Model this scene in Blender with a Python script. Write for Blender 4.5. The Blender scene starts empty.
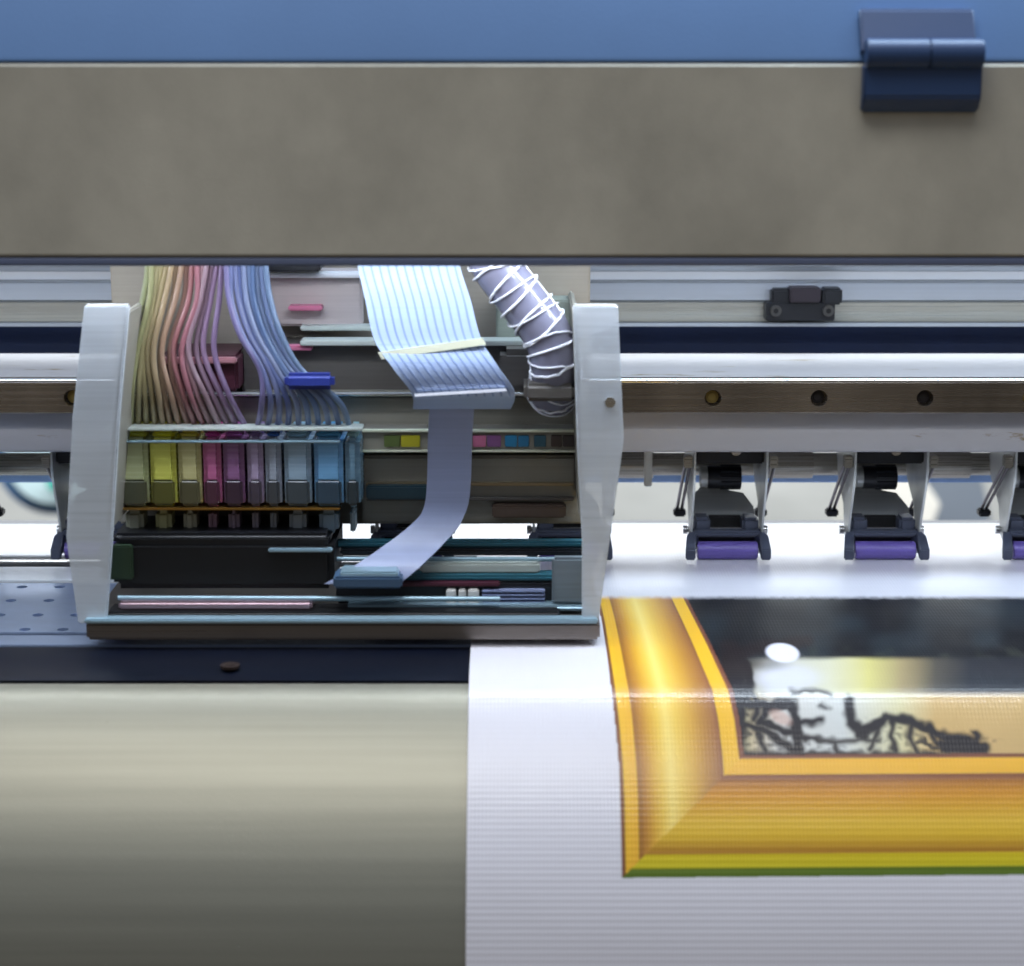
import bpy, bmesh, math, random
import numpy as np
from mathutils import Vector, Matrix
random.seed(7)
rng = np.random.default_rng(7)
S = bpy.context.scene
COL = S.collection
R = math.radians

# ------------------------------------------------------------------ camera model (metres; Y runs away from the lens)
CAM = Vector((0.0, -1.0, 0.23)); PITCH = R(12.0); FPX = 2000.0
CP, SP = math.cos(PITCH), math.sin(PITCH)
FWD = Vector((0, CP, -SP)); UP = Vector((0, SP, CP))
def at(px, py, Y):
    r = FWD * FPX + Vector((1, 0, 0)) * (px - 512) - UP * (py - 483)
    return CAM + r * ((Y - CAM.y) / r.y)
def zat(py, Y): return at(512, py, Y).z
def yat(py, z):
    r = FWD * FPX - UP * (py - 483)
    return CAM.y + r.y * ((z - CAM.z) / r.z)
def xat(px, Y, z):
    d = (Vector((0, Y, z)) - CAM).dot(FWD)
    return (px - 512) / FPX * d
ZP = -0.03                       # platen height

# ------------------------------------------------------------------ colour and materials
def lin(c):
    out = []
    for v in c[:3]:
        v /= 255.0
        out.append(v / 12.92 if v <= 0.04045 else ((v + 0.055) / 1.055) ** 2.4)
    return tuple(out)
def mat(name, c, rough=0.5, metal=0.0, spec=0.5, alpha=1.0, trans=0.0, coat=0.0,
        mottle=None, brush=None, bump=None, emit=None, grime=None):
    m = bpy.data.materials.new(name); m.use_nodes = True
    nt = m.node_tree; N = nt.nodes; L = nt.links
    b = N['Principled BSDF']
    col = lin(c) + (1,)
    b.inputs['Base Color'].default_value = col
    b.inputs['Roughness'].default_value = rough
    b.inputs['Metallic'].default_value = metal
    b.inputs['Specular IOR Level'].default_value = spec
    b.inputs['Transmission Weight'].default_value = trans
    b.inputs['Coat Weight'].default_value = coat
    tc = N.new('ShaderNodeTexCoord')
    cur = None
    def noise(scale, vec, detail=4, ro=0.55):
        mp = N.new('ShaderNodeMapping'); mp.inputs['Scale'].default_value = vec
        L.new(tc.outputs['Object'], mp.inputs['Vector'])
        n = N.new('ShaderNodeTexNoise'); n.inputs['Scale'].default_value = scale
        n.inputs['Detail'].default_value = detail; n.inputs['Roughness'].default_value = ro
        L.new(mp.outputs['Vector'], n.inputs['Vector']); return n.outputs['Fac']
    def ramp(fac, a, bb, p0=0.3, p1=0.7):
        r = N.new('ShaderNodeValToRGB'); r.color_ramp.elements[0].position = p0; r.color_ramp.elements[1].position = p1
        r.color_ramp.elements[0].color = a; r.color_ramp.elements[1].color = bb
        L.new(fac, r.inputs['Fac']); return r.outputs['Color']
    def mul(a, bb, f=1.0):
        x = N.new('ShaderNodeMix'); x.data_type = 'RGBA'; x.blend_type = 'MULTIPLY'; x.inputs['Factor'].default_value = f
        if a is None: x.inputs['A'].default_value = col
        else: L.new(a, x.inputs['A'])
        L.new(bb, x.inputs['B']); return x.outputs['Result']
    if mottle:            # (scale, darkest factor, stretch)
        sc, lo, vec = mottle
        cur = mul(cur, ramp(noise(sc, vec, 6, 0.62), (lo, lo, lo, 1), (1, 1, 1, 1)))
    if brush:             # (darkest factor, lines per metre)
        lo, k = brush
        f = noise(1.0, (6, k, k), 3, 0.7)
        cur = mul(cur, ramp(f, (lo, lo, lo, 1), (1, 1, 1, 1), 0.25, 0.75))
        rr = N.new('ShaderNodeMapRange'); rr.inputs['To Min'].default_value = max(0.05, rough - 0.12); rr.inputs['To Max'].default_value = rough + 0.15
        L.new(f, rr.inputs['Value']); L.new(rr.outputs['Result'], b.inputs['Roughness'])
    if grime:             # (scale, colour, threshold, stretch)
        sc, gc, th, vec = grime
        g = noise(sc, vec, 8, 0.7)
        gr = ramp(g, (0, 0, 0, 1), (1, 1, 1, 1), th, th + 0.07)
        x = N.new('ShaderNodeMix'); x.data_type = 'RGBA'
        L.new(gr, x.inputs['Factor'])
        if cur is None: x.inputs['A'].default_value = col
        else: L.new(cur, x.inputs['A'])
        x.inputs['B'].default_value = lin(gc) + (1,)
        cur = x.outputs['Result']
    if cur is not None: L.new(cur, b.inputs['Base Color'])
    if bump:              # (scale, strength, stretch)
        sc, st, vec = bump
        bp = N.new('ShaderNodeBump'); bp.inputs['Strength'].default_value = st; bp.inputs['Distance'].default_value = 0.001
        L.new(noise(sc, vec, 5), bp.inputs['Height']); L.new(bp.outputs['Normal'], b.inputs['Normal'])
    if alpha < 1: b.inputs['Alpha'].default_value = alpha
    if emit:
        b.inputs['Emission Color'].default_value = lin(emit[0]) + (1,); b.inputs['Emission Strength'].default_value = emit[1]
    return m

I3 = (1, 1, 1)
M = dict(
  cover=mat('cover_paint', (210, 206, 192), 0.5, mottle=(9, 0.66, (1.4, 1, 1.2)), bump=(900, 0.12, I3), grime=(260, (186, 182, 168), 0.66, (1, 1, .6))),
  lid=mat('blue_paint', (120, 162, 222), 0.42, mottle=(5, 0.85, I3), bump=(900, 0.08, I3)),
  hem=mat('hem_paint', (110, 122, 156), 0.35, brush=(0.8, 500)),
  hinge=mat('hinge_plastic', (50, 76, 120), 0.38, bump=(1200, 0.1, I3)),
  alu=mat('brushed_aluminium', (205, 208, 210), 0.34, 0.85, brush=(0.86, 900)),
  alu_pale=mat('anodised_aluminium', (190, 196, 204), 0.42, 0.55, brush=(0.88, 700)),
  beam=mat('beam_white_paint', (170, 166, 166), 0.4, grime=(22, (120, 102, 58), 0.6, (1, 4, 4)), mottle=(30, 0.93, (1, 4, 4))),
  navy=mat('navy_paint', (6, 32, 72), 0.5, mottle=(20, 0.7, I3)),
  rail=mat('ground_steel', (150, 138, 124), 0.24, 0.85, brush=(0.75, 1400), mottle=(10, 0.3, (1, .2, .2))),  # mottle along the rail paints in uneven reflections on the steel
  steel=mat('bright_steel', (205, 205, 205), 0.25, 1.0, brush=(0.8, 900)),
  zinc=mat('zinc_sheet', (216, 218, 214), 0.38, 0.3, mottle=(60, 0.8, I3)),
  dark=mat('black_plastic', (24, 26, 32), 0.4, bump=(1500, 0.1, I3)),
  black=mat('black_rubber', (10, 10, 13), 0.5),
  arm=mat('slate_plastic', (70, 76, 94), 0.38, mottle=(120, 0.85, I3)),
  hole=mat('hole_shade', (12, 12, 14), 0.7),
  brass=mat('brass_plate', (190, 150, 80), 0.3, 0.9, brush=(0.8, 900)),
  rod=mat('shaft_steel', (176, 172, 160), 0.28, 0.6, brush=(0.6, 1200)),
  platen=mat('platen_aluminium', (166, 182, 210), 0.33, 0.5, mottle=(25, 0.8, (1, 2, 2)), bump=(300, 0.05, (1, 4, 4))),
  rearp=mat('white_platen', (225, 228, 232), 0.35, mottle=(20, 0.94, I3)),
  strip=mat('dark_strip_paint', (13, 18, 32), 0.3, mottle=(40, 0.8, (1, 4, 4))),
  apron=mat('apron_coated_metal', (146, 143, 128), 0.38, 0.6, mottle=(9, 0.78, (0.2, 12, 12)), bump=(700, 0.04, I3), grime=(60, (90, 86, 72), 0.70, I3)),
  side=mat('carriage_side_plate', (236, 243, 250), 0.3, 0.0, brush=(0.8, 500), alpha=0.62),
  tray=mat('carriage_base', (142, 134, 128), 0.3, 0.8, brush=(0.7, 900)),
  inner=mat('carriage_back_panel', (182, 172, 156), 0.5, brush=(0.85, 500), mottle=(16, 0.85, I3)),
  hous=mat('carriage_housing', (158, 154, 142), 0.45, brush=(0.78, 600), mottle=(14, 0.8, I3)),
  hous2=mat('carriage_dark_housing', (98, 94, 90), 0.45, brush=(0.75, 600)),
  maroon=mat('maroon_block', (84, 38, 54), 0.4, brush=(0.7, 600)),
  teal=mat('teal_bar', (50, 108, 124), 0.32, brush=(0.7, 600)),
  pinkbar=mat('pink_silver_bar', (176, 150, 160), 0.28, 0.6, brush=(0.8, 800)),
  bluebar=mat('ice_blue_bar', (165, 195, 210), 0.3, 0.4, brush=(0.8, 800)),
  palebar=mat('pale_bar', (196, 204, 198), 0.35, 0.1, brush=(0.85, 800)),
  ffc=mat('ribbon_cable_white', (164, 182, 214), 0.3, brush=(0.93, 500), coat=0.3),
  ffc2=mat('ribbon_cable_lavender', (158, 168, 200), 0.35, brush=(0.85, 500)),
  ffc3=mat('ribbon_cable_blue', (140, 172, 205), 0.35, brush=(0.85, 500)),
  cream=mat('cream_tape', (222, 224, 200), 0.45),
  sleeve=mat('clear_sleeve', (122, 122, 142), 0.18, coat=0.6, mottle=(70, 0.85, I3)),
  wrap=mat('white_wrap', (238, 240, 250), 0.25),
  wall=mat('rear_white_panel', (205, 208, 204), 0.7, mottle=(3, 0.75, (1, 1, 3))),
)
def pm(name, c, **k):
    if name not in M: M[name] = mat(name, c, **k)
    return M[name]

# ------------------------------------------------------------------ mesh helpers
def box(bm, x0, x1, y0, y1, z0, z1, bev=0.0004, seg=2, rot=None):
    v = [bm.verts.new(p) for p in ((x0,y0,z0),(x1,y0,z0),(x1,y1,z0),(x0,y1,z0),(x0,y0,z1),(x1,y0,z1),(x1,y1,z1),(x0,y1,z1))]
    f = [bm.faces.new([v[i] for i in q]) for q in ((0,3,2,1),(4,5,6,7),(0,1,5,4),(1,2,6,5),(2,3,7,6),(3,0,4,7))]
    if bev > 0:
        e = list({e for ff in f for e in ff.edges})
        bmesh.ops.bevel(bm, geom=e, offset=bev, segments=seg, affect='EDGES', clamp_overlap=True)
    return bm
def pbox(px0, px1, py0, py1, Y0, Y1, bev=0.0006, seg=2):
    """box whose near face (at depth Y0) spans the given picture rectangle"""
    pm_ = (py0 + py1) / 2
    bm = bmesh.new()
    box(bm, at(px0, pm_, Y0).x, at(px1, pm_, Y0).x, Y0, Y1, zat(py1, Y0), zat(py0, Y0), bev, seg)
    return bm
def prism(bm, pts, axis, a, b, bev=0.0):
    """closed polygon pts (two coords) extruded a..b along axis 'x','y' or 'z'"""
    def P(p, t):
        return {'x': (t, p[0], p[1]), 'y': (p[0], t, p[1]), 'z': (p[0], p[1], t)}[axis]
    A = [bm.verts.new(P(p, a)) for p in pts]; B = [bm.verts.new(P(p, b)) for p in pts]
    n = len(pts); fs = [bm.faces.new(A), bm.faces.new(B[::-1])]
    for i in range(n): fs.append(bm.faces.new((A[i], B[i], B[(i+1) % n], A[(i+1) % n])))
    bmesh.ops.recalc_face_normals(bm, faces=fs)
    if bev: bmesh.ops.bevel(bm, geom=list({e for f in fs for e in f.edges}), offset=bev, segments=2, affect='EDGES', clamp_overlap=True)
    return bm
def cyl(bm, a, b, r, seg=24, r2=None, caps=True):
    a, b = Vector(a), Vector(b); d = (b - a)
    q = Vector((0, 0, 1)).rotation_difference(d.normalized()).to_matrix().to_4x4()
    bmesh.ops.create_cone(bm, cap_ends=caps, segments=seg, radius1=r, radius2=r if r2 is None else r2, depth=d.length,
                          matrix=Matrix.Translation((a + b) / 2) @ q)
    return bm
def spline(pts, n=10):
    pts = [Vector(p) for p in pts]; out = []
    for i in range(len(pts) - 1):
        p0 = pts[max(i-1, 0)]; p1 = pts[i]; p2 = pts[i+1]; p3 = pts[min(i+2, len(pts)-1)]
        for k in range(n):
            t = k / n
            out.append(0.5 * ((2*p1) + (p2-p0)*t + (2*p0-5*p1+4*p2-p3)*t*t + (3*p1-p0-3*p2+p3)*t**3))
    out.append(pts[-1]); return out
def tube(bm, path, r, seg=12):
    rings = []
    for i, p in enumerate(path):
        t = (path[min(i+1, len(path)-1)] - path[max(i-1, 0)]).normalized()
        ref = Vector((0, 1, 0)) if abs(t.y) < 0.9 else Vector((1, 0, 0))
        u = t.cross(ref).normalized(); w = t.cross(u)
        rr = r[i] if isinstance(r, (list, tuple)) else r
        rings.append([bm.verts.new(p + u * math.cos(2*math.pi*k/seg) * rr + w * math.sin(2*math.pi*k/seg) * rr) for k in range(seg)])
    for a, b in zip(rings, rings[1:]):
        for k in range(seg): bm.faces.new((a[k], a[(k+1) % seg], b[(k+1) % seg], b[k]))
    bm.faces.new(rings[0][::-1]); bm.faces.new(rings[-1])
    bmesh.ops.recalc_face_normals(bm, faces=bm.faces); return bm
def ribbon(bm, path, widths, th=0.0006, slant=None):
    """flat cable: widths across X, thickness along the path normal in the YZ plane"""
    rings = []
    for i, p in enumerate(path):
        t = (path[min(i+1, len(path)-1)] - path[max(i-1, 0)]).normalized()
        w = Vector((1, 0, slant or 0)).normalized(); n = w.cross(t).normalized()
        h = widths[i] / 2
        rings.append([bm.verts.new(p - w*h - n*th), bm.verts.new(p + w*h - n*th), bm.verts.new(p + w*h + n*th), bm.verts.new(p - w*h + n*th)])
    for a, b in zip(rings, rings[1:]):
        for k in range(4): bm.faces.new((a[k], a[(k+1) % 4], b[(k+1) % 4], b[k]))
    bm.faces.new(rings[0][::-1]); bm.faces.new(rings[-1])
    bmesh.ops.recalc_face_normals(bm, faces=bm.faces); return bm
def obj(name, bm, m, parent=None, smooth=True, ang=35):
    me = bpy.data.meshes.new(name); bm.to_mesh(me); bm.free()
    me.materials.append(m)
    o = bpy.data.objects.new(name, me); COL.objects.link(o)
    if smooth:
        me.polygons.foreach_set('use_smooth', [True] * len(me.polygons))
        try: me.set_sharp_from_angle(angle=R(ang))
        except Exception: pass
    if parent is not None: o.parent = parent
    return o
def tag(o, label, cat, group=None, kind=None):
    if label: o['label'] = label
    if cat: o['category'] = cat
    if group: o['group'] = group
    if kind: o['kind'] = kind
    return o
def thing(name, label, cat, loc=(0, 0, 0), group=None, kind=None):
    o = bpy.data.objects.new(name, None); COL.objects.link(o); o.location = loc; o.empty_display_size = 0.01
    return tag(o, label, cat, group, kind)
def cut(o, cb):
    me = bpy.data.meshes.new('cut'); cb.to_mesh(me); cb.free()
    c = bpy.data.objects.new('cut', me); COL.objects.link(c)
    md = o.modifiers.new('b', 'BOOLEAN'); md.operation = 'DIFFERENCE'; md.solver = 'EXACT'; md.object = c
    bpy.context.view_layer.update()
    dg = bpy.context.evaluated_depsgraph_get()
    nm = bpy.data.meshes.new_from_object(o.evaluated_get(dg))
    o.modifiers.clear(); o.data = nm
    bpy.data.objects.remove(c); bpy.data.meshes.remove(me)
    nm.polygons.foreach_set('use_smooth', [True] * len(nm.polygons))
    try: nm.set_sharp_from_angle(angle=R(35))
    except Exception: pass
XL, XR = -0.62, 0.62

# ------------------------------------------------------------------ front cover, lid and hinge
YC = -0.170
cov = thing('front_cover', 'mottled grey metal front cover panel hanging above the printing carriage', 'cover panel', (0, YC, zat(258, YC)))
def child(name, bm, m, par, **k):
    o = obj(name, bm, m, None, **k)
    o.parent = par; o.matrix_parent_inverse = Matrix.Translation(-Vector(par.location))
    return o
z0, z1 = zat(257, YC), zat(63.5, YC)
bm = bmesh.new(); prism(bm, [(YC, z0+.0012), (YC+.0012, z0), (YC+.004, z0), (YC+.004, z1), (YC+.0012, z1), (YC, z1-.0012)], 'x', XL, XR)
child('panel', bm, M['cover'], cov)
zh = zat(265.5, YC + 0.003)
bm = bmesh.new(); prism(bm, [(YC+.0002, zh+.001), (YC+.001, zh), (YC+.006, zh), (YC+.006, z0+.004), (YC+.0042, z0+.004), (YC+.0042, z0-.0006), (YC+.0006, z0-.0006), (YC+.0002, z0-.001)], 'x', XL, XR)
child('hem', bm, M['hem'], cov)
lid = thing('cover_lid', 'blue painted lid sloping back from the top edge of the grey cover', 'lid', (0, YC, z1))
T = R(28)  # lid leans back
zl = zat(59.5, YC + .001)
def lidp(d, n):  # along the slope, and out of it
    return (YC + .001 + d*math.sin(T) - n*math.cos(T), zl + d*math.cos(T) + n*math.sin(T))
bm = bmesh.new(); prism(bm, [lidp(0.0, -.002), lidp(0, -.0006), lidp(.0012, .0), lidp(.12, .0), lidp(.12, -.004), lidp(0.0, -.004)], 'x', XL, XR)
child('panel', bm, M['lid'], lid)
bm = bmesh.new(); prism(bm, [(YC+.004, z1-.004), (YC+.02, z1-.004), (YC+.02, zl+.003), (YC+.004, zl+.001)], 'x', XL, XR)
child('seam_shade', bm, M['navy'], lid)  # navy filler added in the seam as its dark shadow line
hx0, hx1 = at(861, 60, YC).x, at(980, 60, YC).x
hin = thing('hinge', 'dark blue plastic hinge joining the lid to the grey cover', 'hinge', (at(920, 60, YC).x, YC, zat(60, YC)))
bm = bmesh.new()
hz0, hz1 = zat(113, YC), zat(66, YC)
prism(bm, [(YC-.0004, hz0), (YC-.0035, hz0+.0012), (YC-.0075, hz0+.0065), (YC-.0075, hz1), (YC-.0004, hz1+.001)], 'x', hx0+.0002, hx1-.0004, 0.0008)
child('lower_leaf', bm, M['hinge'], hin)
bm = bmesh.new()
prism(bm, [lidp(.001, .0004), lidp(.001, .0055), lidp(.0195, .0055), lidp(.0212, .004), lidp(.0212, .0004)], 'x', hx0-.0003, hx1-.0022, 0.0008)
child('upper_leaf', bm, M['hinge'], hin)
zk = zat(54, YC - .006)
for a, b in ((hx0+.0008, (hx0+hx1)/2+.0018), ((hx0+hx1)/2+.0021, hx1-.0006)):
    bm = bmesh.new(); cyl(bm, (a, YC-.006, zk), (b, YC-.006, zk), .0062, 10)
    bmesh.ops.rotate(bm, verts=bm.verts, cent=(0, YC-.006, zk), matrix=Matrix.Rotation(R(18), 3, 'X'))
    bmesh.ops.bevel(bm, geom=[e for e in bm.edges], offset=.0004, segments=2, affect='EDGES', clamp_overlap=True)
    child('knuckle', bm, M['hinge'], hin, ang=50)

# ------------------------------------------------------------------ rear aluminium profile with sensor block
YP = 0.095
prof = [(250, YP-.012), (266, YP-.012), (270, YP-.010), (271.5, YP-.003), (279.5, YP-.003), (280, YP+.000), (282, YP+.000),
        (283, YP-.003), (300, YP-.0035), (301, YP-.001), (322.5, YP+.004), (323, YP-.004), (326.5, YP-.004)]
pts = [(y, zat(p, y)) for p, y in prof]
rp = thing('aluminium_profile', 'long ridged aluminium profile above the dark gap behind the rail', 'metal profile', (0, YP, pts[-1][1]))
bm = bmesh.new(); prism(bm, pts + [(YP+.03, pts[-1][1]), (YP+.03, pts[0][1])], 'x', XL, XR, 0.0)
child('extrusion', bm, M['alu_pale'], rp, ang=20)
bm = bmesh.new(); prism(bm, [(y-.0006, z) for y, z in (pts[3], pts[4])] + [(y+.0004, z) for y, z in (pts[4], pts[3])], 'x', XL, XR)
child('bright_rib', bm, pm('polished_rib', (240, 244, 250), rough=0.3, metal=0.1), rp)
bm = bmesh.new(); q0, q1 = (YP-.0022, zat(302.5, YP-.0022)), (YP+.0022, zat(321.5, YP+.0022))
prism(bm, [q0, q1, (q1[0]+.003, q1[1]), (q0[0]+.003, q0[1])], 'x', XL, XR)
child('lower_face', bm, pm('warm_brushed_strip', (196, 192, 178), rough=0.28, metal=0.35, brush=(0.8, 900)), rp)

sb = thing('sensor_block', 'black sensor block with two screws fixed to the aluminium profile', 'sensor', at(803, 320, YP-.006))
child('base', pbox(766, 835, 303, 321, YP-.014, YP-.002, .0006), M['dark'], sb)
child('left_cap', pbox(771.5, 794, 289, 306, YP-.012, YP-.003, .0012), M['dark'], sb)
child('centre_cap', pbox(790, 821, 288, 303, YP-.0165, YP-.003, .0008), pm('sensor_brown_black', (44, 36, 44), rough=0.45), sb)
child('right_cap', pbox(823, 842.5, 288.5, 305, YP-.0155, YP-.003, .0012), M['dark'], sb)
for px in (775.5, 828):
    c = at(px, 310.5, YP-.0145)
    bm = bmesh.new(); cyl(bm, c, c + Vector((0, -.0022, 0)), .0032, 24)
    bmesh.ops.bevel(bm, geom=bm.edges[:], offset=.0004, segments=2, affect='EDGES', clamp_overlap=True)
    s = child('screw', bm, pm('screw_steel', (120, 120, 120), rough=0.3, metal=1.0), sb)
    bm = bmesh.new(); cyl(bm, c + Vector((0, -.0014, 0)), c + Vector((0, -.00235, 0)), .0015, 6)
    o = obj('socket', bm, M['hole']); o.parent = s
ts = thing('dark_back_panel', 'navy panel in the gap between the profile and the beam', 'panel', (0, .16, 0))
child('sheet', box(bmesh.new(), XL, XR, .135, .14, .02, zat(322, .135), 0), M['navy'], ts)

# ------------------------------------------------------------------ guide beam and linear rail
zt = zat(381, 0.0)
zb = zat(452.5, 0.0)
Ytop = yat(353.5, zt)
beam = thing('guide_beam', 'long white painted beam carrying the steel rail above the rollers', 'beam', (0, 0, zb))
bm = bmesh.new(); prism(bm, [(0.0, zb+.0012), (.0012, zb), (Ytop, zb), (Ytop, zt), (.002, zt), (0.0, zt-.0012)], 'x', XL, XR)
child('beam_body', bm, M['beam'], beam, ang=50)
zl_ = zat(381.5, -.0125)
child('edge_trim', cyl(bmesh.new(), (XL, -.0105, zl_), (XR, -.0105, zl_), .0014, 24), pm('polished_trim', (235, 235, 235), rough=.16, metal=1.0), beam, ang=60)
rl0, rl1 = zat(413.5, -.012), zat(383, -.012)
rail = thing('linear_rail', 'polished steel linear rail with round bolt holes along the beam', 'rail', (0, -.012, rl0))
bm = bmesh.new(); prism(bm, [(-.012, rl0+.0006), (-.0114, rl0), (-.0002, rl0), (-.0002, rl1+.0012), (-.0102, rl1+.0012), (-.012, rl1)], 'x', XL, XR)
ro = child('rail_bar', bm, M['rail'], rail, ang=20)
zc = (rl0 + rl1) / 2
hx = [at(72, 400, -.012).x] + [at(713 + 106.0*k, 399, -.012).x for k in range(-5, 5)]
cb = bmesh.new()
for x in hx:
    cyl(cb, (x, -.02, zc), (x, -.0045, zc), .0042, 28)
cut(ro, cb)
for i, x in enumerate(hx):
    bm = bmesh.new(); cyl(bm, (x, -.0046, zc), (x, -.0072, zc), .0034, 24)
    cyl(bm, (x, -.0070, zc), (x, -.0076, zc), .0024, 24)
    bmesh.ops.bevel(bm, geom=bm.edges[:], offset=.0003, segments=1, affect='EDGES', clamp_overlap=True)
    b = child('bolt', bm, pm('bolt_dark' if i % 3 else 'bolt_brass', (60, 58, 60) if i % 3 else (150, 132, 80), rough=0.35, metal=0.9), rail)

# shaft behind the pinch rollers
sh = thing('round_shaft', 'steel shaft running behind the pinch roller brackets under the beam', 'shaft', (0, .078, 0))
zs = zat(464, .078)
child('blue_glow_bar', box(bmesh.new(), XL, XR, .098, .104, zat(482, .1), zat(470, .1), .001), pm('blue_glow_bar', (160, 196, 245), rough=.4), sh)  # light blue bar added for the blue glow under the shaft
child('shaft_rod', cyl(bmesh.new(), (XL, .078, zs), (XR, .078, zs), .0062, 32), M['rod'], sh, ang=60)
for px in (610, 770, 928, 140, 300):
    x = at(px, 464, .07).x
    child('sleeve', cyl(bmesh.new(), (x, .078, zs), (x + .024, .078, zs), .0078, 32), M['rod'], sh)
bm = bmesh.new(); x = at(648, 470, .045).x
box(bm, x-.002, x+.0022, .044, .048, zat(486, .046), zb-.0003, .0006); 
tab = obj('stop_tab', bm, M['zinc']); tag(tab, 'small pale tab hanging from the beam left of the purple rollers', 'bracket')

# ------------------------------------------------------------------ pinch roller units
YR = 0.0286
def make_unit():
    t = thing('pinch_roller_unit', None, 'pinch roller', (0, YR, ZP), 'pinch rollers in a row under the beam')
    top = zb - ZP - .0004
    for s in (-1, 1):
        bm = bmesh.new()
        x = s * .0188
        prism(bm, [(-.010, top), (.044, top), (.046, .046), (.040, .036), (.020, .026), (.014, .011), (.009, .0085), (.004, .011), (.000, .022), (-.008, .040), (-.011, .050)],
              'x', x-.0006, x+.0006, .0002)
        obj('bracket_plate', bm, M['zinc'], t, ang=30)
        bm = bmesh.new()
        for dx in (-.0012, .0014):
            cyl(bm, (s*.0222+dx, -.006, .0535), (s*.0222+dx, .040, .019), .0009, 10)
        sp = obj('spring', bm, pm('spring_steel', (92, 88, 92), rough=0.3, metal=0.9), t)
        bm = bmesh.new(); box(bm, s*.0222-.0032, s*.0222+.0034, .037, .044, .0145, .0185, .0008)
        obj('spring_hook', bm, M['dark'], sp)
        bm = bmesh.new(); box(bm, s*.0222-.0022, s*.0222+.0024, -.009, -.003, .051, .0575, .0006)
        obj('spring_anchor', bm, M['rod'], sp)
    bm = bmesh.new(); box(bm, -.0178, .0178, -.004, .034, top-.0105, top-.0005, .0008)
    blk = obj('mounting_block', bm, M['black'], t)
    bm = bmesh.new(); cyl(bm, (.003, -.0045, top-.003), (.003, -.006, top-.003), .0028, 20); obj('screw', bm, M['steel'], blk)
    bm = bmesh.new(); cyl(bm, (-.009, .024, .0395), (.009, .024, .0395), .0062, 26)
    for k in range(13):
        a = 2*math.pi*k/13; cyl(bm, (-.002, .024+.0061*math.cos(a), .0395+.0061*math.sin(a)), (.0088, .024+.0061*math.cos(a), .0395+.0061*math.sin(a)), .0007, 6)
    obj('cam', bm, M['dark'], t, ang=40)
    bm = bmesh.new(); cyl(bm, (-.0128, .024, .0395), (-.009, .024, .0395), .0056, 24); obj('cam_collar', bm, M['zinc'], t)
    # sheet tongue sloping up and back from the pivot
    bm = bmesh.new()
    prof2 = [(-.017, .016), (.0165, .016), (.0165, .026), (.0120, .036), (.0045, .038), (.002, .044), (-.009, .044), (-.0125, .038), (-.017, .034)]
    A = [(x, y, .0165 + (y-.016)*.52) for x, y in prof2]
    lo = [bm.verts.new(p) for p in A]; hi = [bm.verts.new((p[0], p[1], p[2]+.0014)) for p in A]
    bm.faces.new(lo[::-1]); bm.faces.new(hi)
    for i in range(len(A)): bm.faces.new((lo[i], lo[(i+1) % len(A)], hi[(i+1) % len(A)], hi[i]))
    bmesh.ops.recalc_face_normals(bm, faces=bm.faces)
    obj('arm_plate', bm, pm('grey_arm_plate', (205, 208, 208), rough=0.45, brush=(0.8, 500)), t, ang=20)
    # arm with a window, ears, cross bar and the fork
    bm = bmesh.new()
    for s in (-1, 1):
        box(bm, s*.0172 if s < 0 else .0085, -.0085 if s < 0 else .0172, .006, .019, .0115, .0210, .0014)
    box(bm, -.0182, .0182, .001, .0090, .0116, .0150, .0012)
    for s in (-1, 1):
        p = [(s*.0160, -.0015), (s*.0180, .0078), (s*.0208, .0010), (s*.0212, -.0062), (s*.0176, -.0062), (s*.0174, -.0015)]
        # leg as a slanted block falling to roller-axle height
        v = []
        for (x0_, x1_, y, zl_, zh_) in ((.0136, .0186, .0085, .0100, .0150), (.0168, .0216, -.0010, .0050, .0136), (.0172, .0226, -.0072, .0010, .0070)):
            v.append([bm.verts.new((s*x0_, y, zl_)), bm.verts.new((s*x1_, y, zl_)), bm.verts.new((s*x1_, y, zh_)), bm.verts.new((s*x0_, y, zh_))])
        fs = [bm.faces.new(v[0]), bm.faces.new(v[-1][::-1])]
        for a, b in zip(v, v[1:]):
            for k in range(4): fs.append(bm.faces.new((a[k], b[k], b[(k+1) % 4], a[(k+1) % 4])))
        bmesh.ops.recalc_face_normals(bm, faces=fs)
        bmesh.ops.bevel(bm, geom=list({e for f in fs for e in f.edges}), offset=.0006, segments=2, affect='EDGES', clamp_overlap=True)
    fa = obj('fork_arm', bm, M['arm'], t, ang=40)
    bm = bmesh.new(); box(bm, -.0090, .0090, .0155, .0190, .0128, .0200, .0006); obj('spring_seat', bm, M['black'], fa)
    bm = bmesh.new(); box(bm, -.0170, .0170, .0052, .0078, .0070, .0122, .0004); obj('gap_dark_plate', bm, M['black'], fa)  # black plate added behind the roller so the gap above it reads dark
    bm = bmesh.new(); cyl(bm, (-.0212, .0115, .0135), (.0212, .0115, .0135), .0015, 18)
    cyl(bm, (-.0225, .0115, .0135), (-.0202, .0115, .0135), .0023, 18); cyl(bm, (.0202, .0115, .0135), (.0225, .0115, .0135), .0023, 18)
    obj('pivot_pin', bm, M['steel'], t)
    bm = bmesh.new(); cyl(bm, (-.0160, 0, .0050), (.0160, 0, .0050), .0048, 40)
    bmesh.ops.bevel(bm, geom=[e for e in bm.edges if abs(e.verts[0].co.x-e.verts[1].co.x) < 1e-6], offset=.0006, segments=2, affect='EDGES')
    ro_ = obj('roller', bm, pm('purple_roller', (114, 98, 180), rough=0.3, brush=(0.7, 900), bump=(700, 0.25, I3)), t, ang=40)
    bm = bmesh.new(); cyl(bm, (-.0182, 0, .0050), (.0182, 0, .0050), .0016, 16)
    obj('axle', bm, M['steel'], ro_)
    return t
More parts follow.
